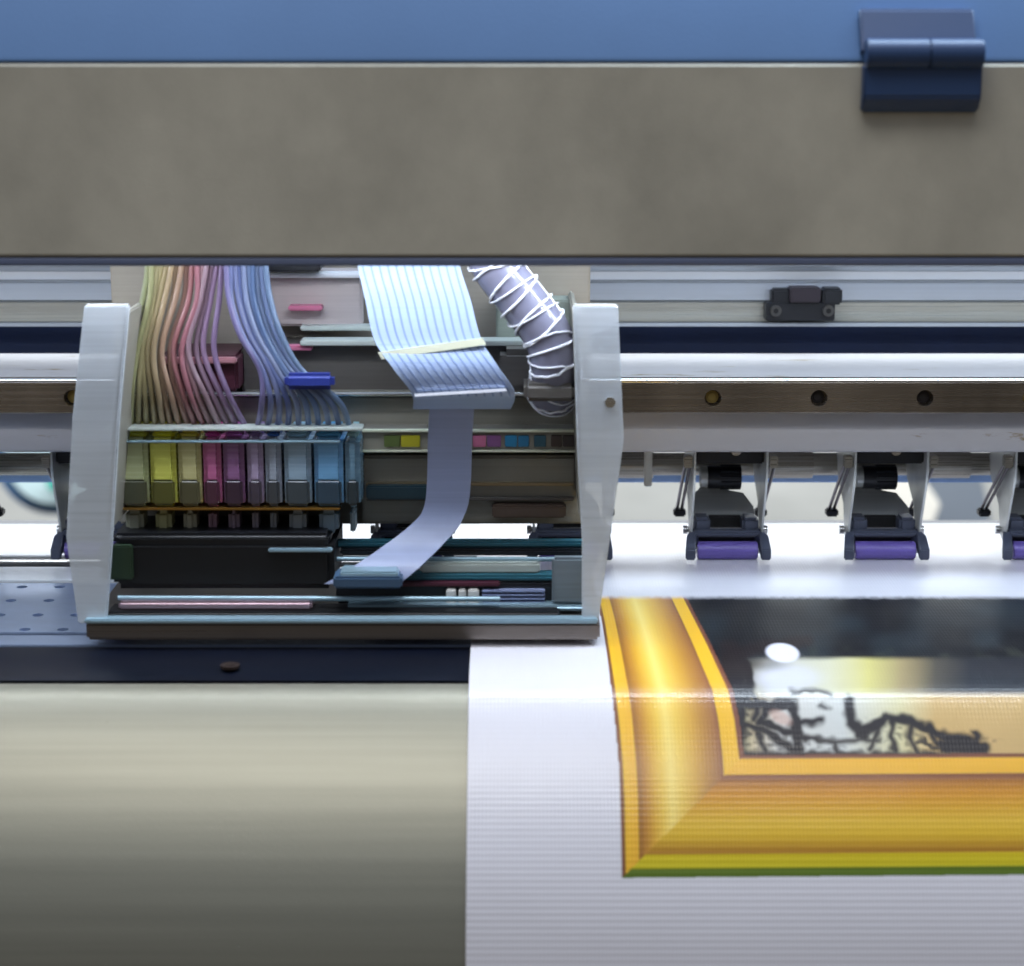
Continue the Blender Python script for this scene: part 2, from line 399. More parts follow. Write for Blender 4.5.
def copy_tree(o, parent=None):
    c = o.copy(); COL.objects.link(c)
    if parent is not None: c.parent = parent
    for ch in list(o.children): copy_tree(ch, c)
    return c
dR = (Vector((0, YR, ZP+.004)) - CAM).dot(FWD)
units = [(727, 'pinch roller with purple rubber, first one right of the carriage'),
         (884.5, 'pinch roller with purple rubber, middle of the three right of the carriage'),
         (1042, 'pinch roller cut off by the right edge of the photo'),
         (569.5, 'pinch roller half hidden behind the right side plate of the carriage'),
         (412, 'pinch roller whose black arm shows in the slot through the carriage'),
         (96, 'pinch roller half hidden behind the left side plate of the carriage'),
         (1199.5, 'pinch roller'), (-62, 'pinch roller at the left edge with only its spring end showing')]
proto = make_unit()
for i, (px, lb) in enumerate(units):
    if px == 1199.5: continue
    o = proto if i == 0 else copy_tree(proto)
    o.location = ((px - 512) / FPX * dR, YR, ZP)
    o['label'] = lb

# ------------------------------------------------------------------ platen (left of the sheet it is bare)
pl = thing('platen', 'bluish metal platen with rows of small suction holes under the carriage', 'platen', (0, -.05, ZP))
def slab(name, p0, p1, m, dz=0.0, th=.004, x1=XR, bev=.0004):
    """surface piece between picture rows p0 (far) and p1 (near) at platen height"""
    z = ZP - .0012 + dz
    return child(name, box(bmesh.new(), XL, x1, yat(p1, z), yat(p0, z), z-th, z, bev), m, pl)
slab('rear_plate', 524, 555.5, M['rearp'])
slab('slot_bar', 556.5, 559, M['dark'], -.001)
slab('grit_shaft', 559.5, 562, M['steel'], .0006)
slab('slot_bar', 562.5, 566, M['strip'], -.001)
slab('middle_plate', 566.5, 580.5, M['rearp'])
perf = slab('perforated_plate', 583, 632.5, M['platen'])
slab('front_lip', 635, 645, M['platen'], .0)
slab('under_frame', 520, 650, M['black'], -.0042, .01)
cb = bmesh.new(); nh = []
zt_ = ZP - .0012
for row, (py, off) in enumerate(((588, 20), (601, 8), (615.5, 33), (630, 20.5), )):
    pass
spx = 38.0
for py, p0 in ((587, 22), (600.5, 11), (615, 0), (629.5, 25)):
    y = yat(py, zt_)
    d = (Vector((0, y, zt_)) - CAM).dot(FWD)
    for k in range(-3, 16):
        x = (p0 + spx*k - 512) / FPX * d
        cyl(cb, (x, y, zt_-.003), (x, y, zt_+.002), .0027, 18)
cut(perf, cb)

# dark strip and curved apron: theta(s) is the fall of the surface below level
def profile(y_start, z_start, segs, step=.0008):
    y, z, s = y_start, z_start, 0.0; out = [(y, z, 0.0, 0.0)]
    S_ = [a for a, _ in segs]; T_ = [b for _, b in segs]
    while s < S_[-1]:
        s += step; th = R(float(np.interp(s, S_, T_)))
        y -= math.cos(th) * step; z -= math.sin(th) * step; out.append((y, z, th, s))
    return out
Y0 = yat(647, ZP - .0012)
segs = [(0, 0), (.030, 5), (.040, 10), (.048, 22), (.054, 33), (.062, 38), (.085, 45), (.12, 54), (.16, 66), (.20, 76), (.30, 84)]
prf = profile(Y0, ZP - .0014, segs)
def pyof(y, z):
    v = Vector((0, y, z)) - CAM; return 483 - FPX * v.dot(UP) / v.dot(FWD)
def sweep(name, pr, x0, x1, m, par, th=.0015, off=0.0):
    bm = bmesh.new(); top = []; bot = []
    for y, z, t_, s_ in pr:
        n = Vector((0, -math.sin(t_), math.cos(t_)))
        p = Vector((0, y, z)) + n*off; q = p - n*th
        top.append((bm.verts.new((x0, p.y, p.z)), bm.verts.new((x1, p.y, p.z)))); bot.append((bm.verts.new((x0, q.y, q.z)), bm.verts.new((x1, q.y, q.z))))
    for i in range(len(pr)-1):
        bm.faces.new((top[i][0], top[i][1], top[i+1][1], top[i+1][0])); bm.faces.new((bot[i][0], bot[i+1][0], bot[i+1][1], bot[i][1]))
        bm.faces.new((top[i][0], top[i+1][0], bot[i+1][0], bot[i][0])); bm.faces.new((top[i][1], bot[i][1], bot[i+1][1], top[i+1][1]))
    bm.faces.new((top[0][0], bot[0][0], bot[0][1], top[0][1])); bm.faces.new((top[-1][0], top[-1][1], bot[-1][1], bot[-1][0]))
    bmesh.ops.recalc_face_normals(bm, faces=bm.faces)
    return child(name, bm, m, par, ang=60)
strip_pr = [p for p in prf if pyof(p[0], p[1]) < 681.5]
apr_pr = [p for p in prf if pyof(p[0], p[1]) > 683.5]
st = thing('dark_front_strip', 'narrow dark navy strip between the bare platen and the apron', 'metal strip', (0, Y0, ZP))
sweep('strip_bar', strip_pr, XL, XR, M['strip'], st)
p = at(230, 667, 0); ys = yat(667, ZP-.0015); xs = xat(230, ys, ZP)
bm = bmesh.new(); cyl(bm, (xs, ys, ZP-.0016), (xs, ys, ZP-.0004), .0042, 24); cyl(bm, (xs, ys, ZP-.0006), (xs, ys, ZP-.0001), .0022, 6)
child('screw', bm, pm('rusty_screw', (62, 50, 46), rough=0.6, metal=0.6), st)
ap = thing('front_apron', 'curved grey metal apron the banner slides down over', 'apron', (0, apr_pr[0][0], apr_pr[0][1]))
sweep('apron_sheet', apr_pr, XL, XR, M['apron'], ap)
sweep('apron_core', prf, XL, XR, M['black'], ap, th=.002, off=-.0028)

# ------------------------------------------------------------------ printed banner
back = []
zz = ZP + .0002
yb_, yf_ = yat(524.5, ZP) + .002, Y0
n = int((yb_ - yf_) / .0008)
for i in range(n): back.append((yb_ - (yb_-yf_)*i/n, zz, 0.0, -(yf_-yb_)*0 - (yb_-yf_)*(1-i/n)))
rows = []
for y, z, t_, s_ in back: rows.append((y, z, t_, s_))
for y, z, t_, s_ in prf:
    off = .0016
    rows.append((y - math.sin(t_)*off, z + math.cos(t_)*off, t_, s_))
# drop level rows before the back edge behind the rollers too
YB = [r[0] for r in rows]
xl = xat(469.5, Y0-.03, ZP)
x_in = xat(1040, -.2, ZP)
xs_ = np.concatenate([np.arange(xl, x_in, .0004), np.arange(x_in, XR, .0025)])
# finer rows inside the printed band
RR = []
for a, b in zip(rows, rows[1:]):
    v = pyof(a[0], a[1])
    k = 4 if 848 < v < 885 else 2 if 595 < v < 885 else 1
    for j in range(k):
        t = j / k; RR.append(tuple(a[q]*(1-t) + b[q]*t for q in range(4)))
RR.append(rows[-1])
RR = np.array(RR)
V = np.array([pyof(r[0], r[1]) for r in RR])
D = np.array([(Vector((0, r[0], r[1])) - CAM).dot(FWD) for r in RR])
P = 512 + FPX * xs_[None, :] / D[:, None]; VV = np.repeat(V[:, None], len(xs_), 1)
def srgb(c): return np.array(lin(c))
def rampc(t, stops):
    ks = [s[0] for s in stops]; cs = np.array([srgb(s[1]) for s in stops])
    return np.stack([np.interp(t, ks, cs[:, i]) for i in range(3)], -1)
def sm(a, b, x): t = np.clip((x-a)/(b-a), 0, 1); return t*t*(3-2*t)
paper = srgb((226, 223, 230))
xo = np.interp(VV, [590, 600, 620, 650, 690, 720, 760, 800, 878], [595, 597, 601.5, 606, 611.5, 615, 618.5, 620.5, 622])
xi = np.interp(VV, [590, 600, 640, 690, 720, 756, 800], [683, 688, 709, 733, 739.5, 744, 747])
tl = (P - xo) / (xi - xo)
vb = 878 - (P - 622) * .008
vi = 755 - (P - 744) * .006
tb = (vb - VV) / (vb - vi)
brown = (128, 78, 42); yel = (240, 186, 40)
L_ = [(0, brown), (.028, brown), (.036, yel), (.135, (240, 180, 46)), (.145, (150, 96, 30)), (.2, (190, 130, 40)), (.27, (222, 168, 48)), (.34, (240, 198, 76)), (.41, (250, 220, 118)),
      (.49, (240, 200, 84)), (.60, (218, 166, 60)), (.70, (188, 134, 54)), (.80, (160, 104, 56)), (.825, (134, 82, 52)), (.835, yel), (.955, (244, 188, 50)), (.963, (128, 74, 50)), (1, (120, 70, 50))]
B_ = [(0, (88, 112, 16)), (.07, (94, 116, 12)), (.08, (206, 190, 8)), (.185, (214, 188, 8)), (.195, (168, 112, 16)), (.26, (196, 148, 20)), (.34, (222, 178, 34)), (.44, (230, 186, 52)), (.56, (220, 164, 32)),
      (.68, (212, 144, 24)), (.77, (180, 116, 34)), (.81, (138, 82, 44)), (.835, (134, 80, 46)), (.842, (240, 180, 40)), (.965, (244, 184, 46)), (.972, (128, 74, 50)), (1, (120, 70, 50))]
isl = tl < tb
colr = np.where(isl[..., None], rampc(tl, L_), rampc(tb, B_))
# picture inside the frame
def vn(sx, sy, seed):
    r = np.random.default_rng(seed); g = r.random((64, 64))
    a = (P / sx) % 63; b = (VV / sy) % 63
    i, j = a.astype(int), b.astype(int); u, w = a-i, b-j; u = u*u*(3-2*u); w = w*w*(3-2*w)
    return (g[i, j]*(1-u)*(1-w) + g[i+1, j]*u*(1-w) + g[i, j+1]*(1-u)*w + g[i+1, j+1]*u*w)
def ell(cx, cy, rx, ry, soft=.25, rot=0.0):
    c, s = math.cos(rot), math.sin(rot); dx, dy = P-cx, VV-cy
    d = np.sqrt(((dx*c+dy*s)/rx)**2 + ((-dx*s+dy*c)/ry)**2); return 1 - sm(1-soft, 1+soft, d)
def Z(x, y): return 680 + x*.336, 590 + y*.336
def zell(x, y, rx, ry, soft=.25, rot=0): a, b = Z(x, y); return ell(a, b, rx*.336, ry*.336, soft, rot)
def over(base, c, m_): return base*(1-m_[..., None]) + (srgb(c) if not isinstance(c, np.ndarray) else c)*m_[..., None]
n1, n2, n3 = vn(11, 6, 1), vn(34, 16, 2), vn(4, 3, 3)
pic = over(np.broadcast_to(srgb((10, 15, 22)), P.shape + (3,)), (34, 46, 54), sm(.3, 1.0, n2)*.7)
pic = over(pic, (70, 74, 60), sm(.55, .9, n1)*.35*sm(640, 655, VV))
band = sm(655, 660 + n2*3, VV)*sm(742, 776, P + n1*12 + (VV-670)*.4)
bc = rampc((P-745)/280, [(0, (150, 142, 110)), (.1, (196, 196, 190)), (.3, (206, 204, 178)), (.44, (204, 196, 124)), (.56, (160, 144, 104)), (.68, (78, 74, 66)), (.8, (36, 40, 48)), (1.2, (26, 30, 38))])
pic = pic*(1-band[..., None]) + bc*band[..., None]
low = sm(690, 699, VV)*sm(744, 756, P)
lc = rampc((P-745)/280, [(0, (200, 176, 124)), (.12, (208, 206, 200)), (.35, (208, 210, 206)), (.55, (212, 204, 160)), (.68, (206, 172, 112)), (1.2, (202, 168, 110))])
pic = pic*(1-low[..., None]) + lc*low[..., None]
pic = over(pic, (214, 216, 232), zell(315, 262, 90, 36, .6)*.7)
pic = over(pic, (60, 56, 60), zell(255, 215, 60, 22, .7)*.5)
wx_ = (vn(7, 7, 11)-.5)*5 ; wy_ = (vn(7, 7, 13)-.5)*4.5 
P0, V0 = P, VV; P = P + wx_; VV = VV + wy_
dk = np.zeros_like(P)
def stroke(pts, wd):
    global dk
    for (x0, y0), (x1, y1) in zip(pts, pts[1:]):
        ax, ay = Z(x0, y0); bx_, by_ = Z(x1, y1); vx, vy = bx_-ax, by_-ay
        t_ = np.clip(((P-ax)*vx + (VV-ay)*vy) / (vx*vx+vy*vy+1e-9), 0, 1)
        d_ = np.hypot(P-ax-t_*vx, VV-ay-t_*vy); h = wd*.336/2
        dk = np.maximum(dk, 1 - sm(h-2.6, h+3.4, d_))
stroke([(150, 180), (165, 300), (165, 490)], 62); stroke([(180, 190), (240, 170), (380, 150)], 34)
stroke([(190, 220), (205, 270), (190, 330)], 34); stroke([(505, 330), (512, 395), (545, 430)], 34)
stroke([(530, 428), (575, 405), (620, 378), (690, 388), (740, 415), (800, 440), (880, 452)], 30)
for q in ([(590, 405), (572, 470)], [(632, 385), (625, 440), (640, 480)], [(690, 395), (682, 440), (705, 485)], [(745, 420), (775, 475)]): stroke(q, 18)
stroke([(790, 462), (900, 472)], 48); stroke([(878, 425), (905, 480)], 22); stroke([(190, 490), (905, 492)], 22)
stroke([(180, 335), (260, 345), (330, 335), (345, 400), (352, 490)], 36); stroke([(255, 350), (240, 395), (330, 425)], 26)
stroke([(190, 400), (262, 425), (335, 480)], 26); stroke([(255, 490), (232, 430)], 20); stroke([(330, 398), (425, 390)], 20)
stroke([(355, 440), (460, 448), (475, 490)], 16); stroke([(460, 448), (590, 444)], 14); stroke([(330, 300), (400, 298), (450, 310)], 12); stroke([(200, 290), (235, 330), (225, 380)], 20)
stroke([(420, 345), (440, 352)], 10)
cl = sm(.42, .75, vn(5, 3.5, 31))
for q, k_ in (((225, 365, 60, 50, .6), .75), ((290, 455, 80, 40, .6), .7), ((640, 425, 100, 50, .5), .55), ((800, 458, 130, 32, .4), .95), ((430, 470, 90, 24, .5), .5), ((180, 420, 50, 90, .5), .8)):
    dk = np.maximum(dk, zell(*q)*k_*cl)
P, VV = P0, V0
pic = over(pic, (26, 18, 22), dk)
pic = over(pic, (205, 165, 150), zell(300, 380, 34, 18, .4, .5)*.6)
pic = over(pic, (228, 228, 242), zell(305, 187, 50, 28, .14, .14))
inp = (tl > 1) & (tb > 1)
colr = np.where(inp[..., None], pic, colr)
outside = (tl < 0) | (tb < 0)
colr = np.where(outside[..., None], paper, colr)
pr_top = sm(594.5, 600.5, VV + (n3-.5)*1.0)[..., None]         # the carriage has printed this far
colr = paper*(1-pr_top) + colr*pr_top
nr, nc = P.shape
co = np.empty((nr, nc, 3)); co[..., 0] = xs_[None, :]; co[..., 1] = RR[:, 0][:, None]; co[..., 2] = RR[:, 1][:, None]
idx = np.arange(nr*nc).reshape(nr, nc)
quads = np.stack([idx[:-1, :-1], idx[1:, :-1], idx[1:, 1:], idx[:-1, 1:]], -1).reshape(-1, 4)
me = bpy.data.meshes.new('banner')
me.vertices.add(nr*nc); me.vertices.foreach_set('co', co.ravel())
me.loops.add(quads.size); me.loops.foreach_set('vertex_index', quads.ravel().astype(np.int32))
me.polygons.add(len(quads)); me.polygons.foreach_set('loop_start', np.arange(0, quads.size, 4, dtype=np.int32))
me.update(calc_edges=True)
ca = me.color_attributes.new('print', 'FLOAT_COLOR', 'POINT')
ca.data.foreach_set('color', np.concatenate([colr, np.ones((nr, nc, 1))], -1).astype(np.float32).ravel())
uvl = me.uv_layers.new(name='sheet')
uvv = np.stack([np.repeat(xs_[None, :], nr, 0), np.repeat(RR[:, 3][:, None], nc, 1)], -1).reshape(-1, 2)
uvl.data.foreach_set('uv', uvv[quads.ravel()].astype(np.float32).ravel())
me.polygons.foreach_set('use_smooth', [True]*len(me.polygons))
m = bpy.data.materials.new('printed_banner_vinyl'); m.use_nodes = True; N = m.node_tree.nodes; L = m.node_tree.links; b = N['Principled BSDF']
at_ = N.new('ShaderNodeAttribute'); at_.attribute_name = 'print'
uvn = N.new('ShaderNodeUVMap'); uvn.uv_map = 'sheet'
def wave(direction, scale, dist=0.4, ds=40):
    w = N.new('ShaderNodeTexWave'); w.wave_type = 'BANDS'; w.bands_direction = direction; w.inputs['Scale'].default_value = scale
    w.inputs['Distortion'].default_value = dist; w.inputs['Detail Scale'].default_value = ds; w.inputs['Detail'].default_value = 2
    L.new(uvn.outputs['UV'], w.inputs['Vector']); return w.outputs['Fac']
wy, wx, wr = wave('Y', 120, .3), wave('X', 200, .2), wave('Y', 118, 1.2, 12)
mx = N.new('ShaderNodeMath'); mx.operation = 'ADD'; L.new(wy, mx.inputs[0]); L.new(wx, mx.inputs[1])
bp = N.new('ShaderNodeBump'); bp.inputs['Strength'].default_value = .3; bp.inputs['Distance'].default_value = .00016; L.new(mx.outputs[0], bp.inputs['Height'])
bp2 = N.new('ShaderNodeBump'); bp2.inputs['Strength'].default_value = .1; bp2.inputs['Distance'].default_value = .00016; L.new(wr, bp2.inputs['Height']); L.new(bp.outputs['Normal'], bp2.inputs['Normal'])
nz = N.new('ShaderNodeTexNoise'); nz.inputs['Scale'].default_value = 14; L.new(uvn.outputs['UV'], nz.inputs['Vector'])
bp3 = N.new('ShaderNodeBump'); bp3.inputs['Strength'].default_value = .5; bp3.inputs['Distance'].default_value = .0015; L.new(nz.outputs['Fac'], bp3.inputs['Height']); L.new(bp3.outputs['Normal'], bp.inputs['Normal'])
L.new(bp2.outputs['Normal'], b.inputs['Normal'])
mr = N.new('ShaderNodeMapRange'); mr.inputs['To Min'].default_value = .985; mr.inputs['To Max'].default_value = 1.0; L.new(wr, mr.inputs['Value'])
mm = N.new('ShaderNodeMix'); mm.data_type = 'RGBA'; mm.blend_type = 'MULTIPLY'; mm.inputs['Factor'].default_value = 1
L.new(at_.outputs['Color'], mm.inputs['A']); L.new(mr.outputs['Result'], mm.inputs['B']); L.new(mm.outputs['Result'], b.inputs['Base Color'])
b.inputs['Roughness'].default_value = .34; b.inputs['Specular IOR Level'].default_value = .3; b.inputs['Coat Weight'].default_value = .45; b.inputs['Coat Roughness'].default_value = .07; L.new(bp.outputs['Normal'], b.inputs['Coat Normal'])
me.materials.append(m)
bn = bpy.data.objects.new('printed_banner', me); COL.objects.link(bn)
tag(bn, 'glossy white banner sheet printed with a gold frame round a dark picture', 'printed banner')
sol = bn.modifiers.new('thick', 'SOLIDIFY'); sol.thickness = .0004; sol.offset = -1

# ------------------------------------------------------------------ the print carriage
YF = -.130
cg = thing('print_carriage', 'open print carriage with coloured ink tubes, dampers and cables riding over the platen', 'print carriage', (at(340, 640, YF).x, YF, ZP))
def cp(name, bm, m, par=None, **k):
    o = obj(name, bm, m, None, **k)
    o.parent = par or cg
    if par is None: o.matrix_parent_inverse = Matrix.Translation(-Vector(cg.location))
    return o
def side(edges, y0, y1, m, name='side_plate'):
    """edges: (py, px_left, px_right) down the near face"""
    bm = bmesh.new(); A = []; B = []
    for py, a, b in edges:
        pa, pb = at(a, py, y0), at(b, py, y0)
        A.append((pa, pb))
    f, k = [], []
    for pa, pb in A:
        f.append((bm.verts.new(pa), bm.verts.new(pb))); k.append((bm.verts.new(pa + Vector((0, y1-y0, 0))), bm.verts.new(pb + Vector((0, y1-y0, 0)))))
    for i in range(len(A)-1):
        bm.faces.new((f[i][0], f[i+1][0], f[i+1][1], f[i][1])); bm.faces.new((k[i][0], k[i][1], k[i+1][1], k[i+1][0]))
        bm.faces.new((f[i][0], k[i][0], k[i+1][0], f[i+1][0])); bm.faces.new((f[i][1], f[i+1][1], k[i+1][1], k[i][1]))
    bm.faces.new((f[0][0], f[0][1], k[0][1], k[0][0])); bm.faces.new((f[-1][0], k[-1][0], k[-1][1], f[-1][1]))
    bmesh.ops.recalc_face_normals(bm, faces=bm.faces)
    bmesh.ops.bevel(bm, geom=[e for e in bm.edges], offset=.0008, segments=2, affect='EDGES', clamp_overlap=True)
    return cp(name, bm, m)
side([(305, 84, 129), (420, 72, 119), (540, 66, 112), (624, 78, 106)], YF, YF+.004, M['side'])
side([(305, 573, 618), (440, 577, 624), (540, 582, 610), (624, 582, 598)], YF, YF+.004, M['side'])
# folded return flanges running back from each side plate
side([(312, 122, 129), (420, 112, 119), (530, 105, 112)], YF+.004, -.045, M['hous'], 'side_flange')
side([(312, 573, 579), (440, 577, 583), (520, 580, 586)], YF+.004, -.045, M['hous'], 'side_flange')
# base
cp('base_plate', pbox(86, 600, 623, 640.3, YF-.002, -.045, .0012), M['tray'])
cp('base_lip', pbox(84, 598, 619.5, 624, YF-.0035, YF+.004, .0006), M['bluebar'])
# back panels
cp('back_panel', pbox(112, 590, 240, 402, -.040, -.030, .001), M['inner'])
cp('housing', pbox(116, 584, 396, 524, -.062, -.030, .001), M['hous'])
cp('dark_shelf', pbox(242, 576, 344, 398, -.066, -.041, .001), M['hous2'])
cp('shelf_ledge', pbox(244, 574, 391, 394, -.070, -.060, .0004), M['hous'])
cp('shelf_ledge', pbox(300, 574, 341, 346, -.074, -.060, .0004), M['palebar'])
cp('top_plate', pbox(252, 362, 270, 326, -.052, -.041, .001), pm('pale_pink_plate', (198, 186, 184), rough=0.5, brush=(0.85, 500)))
cp('top_strip', pbox(250, 372, 273, 278, -.060, -.050, .0006), pm('white_strip', (235, 236, 238), rough=0.4))
cp('top_strip', pbox(300, 372, 326, 331, -.060, -.050, .0006), M['palebar'])
cp('red_clip', pbox(288, 322, 306, 311, -.060, -.051, .0006), pm('pink_clip', (205, 120, 150), rough=0.45))
cp('red_clip', pbox(270, 312, 346, 351, -.072, -.064, .0006), pm('pink_clip', (205, 120, 150), rough=0.45))
cp('black_mount', pbox(262, 320, 262, 272, -.07, -.05, .0008), M['dark'])
cp('grey_box', pbox(496, 572, 300, 342, -.060, -.041, .001), pm('sage_plate', (150, 158, 146), rough=0.5, brush=(0.85, 500)))
cp('grey_box', pbox(500, 540, 350, 392, -.088, -.067, .003, 4), M['hous2'])
cp('maroon_block', pbox(158, 238, 356, 392, -.084, -.041, .0015), M['maroon'])
cp('maroon_cap', pbox(160, 236, 358, 364, -.088, -.083, .0006), pm('rose_strip', (196, 140, 150), rough=0.4))
cp('dark_rod', cyl(bmesh.new(), at(120, 462-68, -.09), at(576, 462-68, -.09), .0009, 10), M['steel'])
# lower right face of the housing
cp('lower_face', pbox(362, 576, 456, 524, -.075, -.061, .0012), M['hous'])
cp('face_ridge', pbox(366, 574, 483, 486, -.0785, -.074, .0004), pm('bronze_ridge', (150, 134, 106), rough=0.3, metal=0.6))
cp('face_ridge', pbox(366, 574, 498, 501, -.0785, -.074, .0004), M['hous2'])
cp('face_block', pbox(366, 438, 486, 500, -.083, -.074, .0008), pm('deep_teal', (40, 66, 76), rough=0.4))
cp('face_block', pbox(492, 566, 506, 518, -.083, -.074, .0008), pm('brown_block', (92, 76, 66), rough=0.4))
# colour strip
cs = cp('colour_strip', pbox(362, 577, 431, 452.5, -.080, -.061, .0006), M['hous'])
cp('strip_edge', pbox(362, 577, 430, 432.5, -.082, -.0785, .0003), M['cream'], cs)
cp('strip_edge', pbox(362, 577, 450.5, 452.5, -.082, -.0785, .0003), M['cream'], cs)
for a, b_, c in ((384, 400, (96, 112, 60)), (401, 420, (190, 182, 44)), (461, 472, (190, 150, 170)), (473, 486, (196, 112, 146)), (487, 501, (130, 84, 134)), (505, 517, (38, 126, 170)), (518, 529, (36, 110, 150)), (534, 546, (44, 84, 100)), (551, 562, (74, 62, 56)), (563, 575, (60, 52, 50))):
    cp('colour_patch', pbox(a, b_, 435.5, 447, -.0812, -.079, .0003), pm('patch_%d_%d_%d' % c, c, rough=0.4), cs)
# dampers
damp = [(120, 148, (176, 184, 120), (206, 204, 60)), (150, 176, (214, 214, 60), (226, 214, 20)), (178, 201, (196, 186, 110), (214, 190, 60)), (203, 221, (176, 62, 120), (204, 60, 150)), (223, 244, (110, 52, 108), (190, 90, 180)),
        (247, 263, (150, 126, 164), (150, 120, 180)), (265, 281, (130, 142, 160), (36, 90, 168)), (284, 311, (120, 152, 176), (150, 190, 214)), (314, 343, (70, 140, 194), (80, 160, 210)), (345, 360, (60, 104, 130), (150, 190, 196))]
for i, (a, b_, c, cc) in enumerate(damp):
    c = tuple(min(255, int(v*.8+62)) for v in c)
    bm = pbox(a, b_, 438.5, 508, -.100, -.064, .0022, 4)
    d = cp('ink_damper', bm, pm('damper_%d' % i, c, rough=0.25, coat=0.3, brush=(0.85, 500)))
    dark_c = tuple(int(v*.4) for v in c)
    cp('ink_fill', pbox(a+1.5, b_-1.5, 480, 506, -.1012, -.098, .0012, 3), pm('ink_%d' % i, dark_c, rough=0.18, coat=0.5), d)
    cp('cap', pbox(a+2, b_-2, 431, 439, -.096, -.070, .0012, 3), pm('cap_%d' % i, cc, rough=0.35), d)
    cp('spout', pbox(a+5, b_-5, 511, 534, -.094, -.080, .002, 3), pm('spout_%d' % i, tuple(int(v*.4 + 90) for v in c), rough=0.4), d)
cp('clip_rail', pbox(104, 362, 428.5, 431, -.103, -.090, .0004), M['palebar'])
cp('clip_rail', pbox(112, 340, 441, 443, -.1035, -.100, .0003), M['bluebar'])
cp('brass_bar', pbox(120, 340, 508, 510.3, -.102, -.085, .0004), M['brass'])
# black head block on the base, and the bars next to it
cp('print_head', pbox(112, 334, 541, 590, -.112, -.060, .003, 4), M['black'])
cp('head_cover', pbox(112, 330, 534, 546, -.106, -.066, .002, 3), M['dark'])
cp('head_ledge', pbox(268, 332, 549, 552.5, -.1145, -.110, .0005), M['bluebar'])
cp('green_board', pbox(100, 132, 546, 580, -.1155, -.111, .0006), pm('green_board', (40, 58, 40), rough=0.4))
cp('ink_line', cyl(bmesh.new(), at(118, 598, -.118), at(500, 599, -.118), .0012, 14), M['bluebar'])
cp('pink_rail', pbox(118, 312, 602, 611, -.122, -.108, .0012, 3), M['pinkbar'])
cp('black_rail', pbox(106, 560, 612.5, 618.5, -.126, -.110, .001, 3), M['black'])
cp('teal_rail', pbox(336, 586, 541.5, 548, -.090, -.083, .001), M['teal'])
cp('dark_rail', pbox(340, 584, 549.5, 556, -.093, -.083, .001), M['dark'])
cp('chrome_rod', cyl(bmesh.new(), at(336, 559, -.097), at(586, 559, -.097), .0011, 14), M['bluebar'])
cp('pale_rail', pbox(420, 540, 563, 574, -.102, -.090, .001), M['palebar'])
cp('teal_rail', pbox(400, 560, 575.5, 581.5, -.106, -.095, .001), M['teal'])
cp('dark_trough', pbox(336, 590, 584, 604, -.108, -.085, .001), M['dark'])
cp('maroon_rail', pbox(390, 500, 583.5, 587, -.111, -.105, .0006), M['maroon'])
for a, b_ in ((446, 456), (458.5, 466), (468, 479)):
    cp('white_block', pbox(a, b_, 590, 605, -.113, -.107, .0006), pm('white_block', (220, 218, 214), rough=0.4))
for k in range(4):
    cp('terminal_strip', pbox(482, 545, 590.5+k*3.8, 592.6+k*3.8, -.112, -.107, .0003), pm('lilac_strip', (140, 150, 184), rough=0.4))
cp('ice_rail', pbox(345, 588, 606, 611.5, -.118, -.108, .0012, 3), M['bluebar'])
cp('right_cheek', pbox(552, 590, 558, 604, -.116, -.110, .0012), pm('grey_cheek', (120, 132, 140), rough=0.4, brush=(0.75, 500)))
# ink tubes
def px_path(pts, n=10): return spline([at(a, b_, y) for a, b_, y in pts], n)
fan = [(146, 130, 124, (176, 186, 130)), (150, 136, 131, (196, 198, 134)), (155, 142, 139, (206, 194, 136)), (160, 147, 147, (212, 196, 136)), (165, 152, 156, (218, 196, 140)), (170, 157, 164, (222, 192, 144)), (175, 161, 172, (226, 188, 146)),
       (180, 165, 181, (222, 178, 146)), (185, 169, 190, (216, 160, 144)), (190, 173, 198, (212, 132, 138)), (195, 178, 207, (206, 120, 140)), (200, 184, 215, (204, 150, 164)), (205, 191, 223, (196, 156, 178)), (210, 198, 231, (190, 150, 184)), (215, 206, 240, (176, 138, 188)), (220, 213, 249, (164, 132, 192))]
for top, mid, bot, c in fan:
    c = tuple(int(v*.62 + g*.22) for v, g in zip(c, (150, 140, 130)))
    j = random.uniform(-4, 4); dy = random.uniform(-.003, .003)
    path = px_path([(top+6, 205, -.085+dy), (top+2, 262, -.088+dy), (top-2+j, 300, -.09+dy), (mid+j, 350, -.094+dy), ((mid+bot)/2-2, 395, -.096+dy), (bot, 432, -.088)])
    cp('ink_tube', tube(bmesh.new(), path, .00135), pm('tube_%d_%d_%d' % c, c, rough=0.3, trans=0.35, coat=0.3), ang=80)
for k in range(10):
    x0 = 226 + 4.4*k; c = ((150, 142, 196), (132, 142, 196), (140, 150, 200), (110, 126, 184), (150, 164, 206), (128, 150, 196), (112, 140, 190), (140, 160, 200), (120, 140, 186), (132, 158, 196))[k]
    c = tuple(int(v*.8) for v in c); j = random.uniform(-2, 2); dy = random.uniform(-.002, .002)
    path = px_path([(x0-4, 205, -.090+dy), (x0, 265, -.092+dy), (x0+3+j, 300, -.094+dy), (x0+14+j, 335, -.097+dy), (x0+34+j, 370, -.100), (262+8.6*k, 402, -.100), (256+10.5*k, 432, -.090)])
    cp('ink_tube', tube(bmesh.new(), path, .00135), pm('bluetube_%d' % k, c, rough=0.3, trans=0.35, coat=0.3), ang=80)
cp('tube_clamp', pbox(284, 334, 374, 390, -.106, -.099, .002, 3), pm('blue_clamp', (44, 58, 140), rough=0.35, brush=(0.8, 500)))
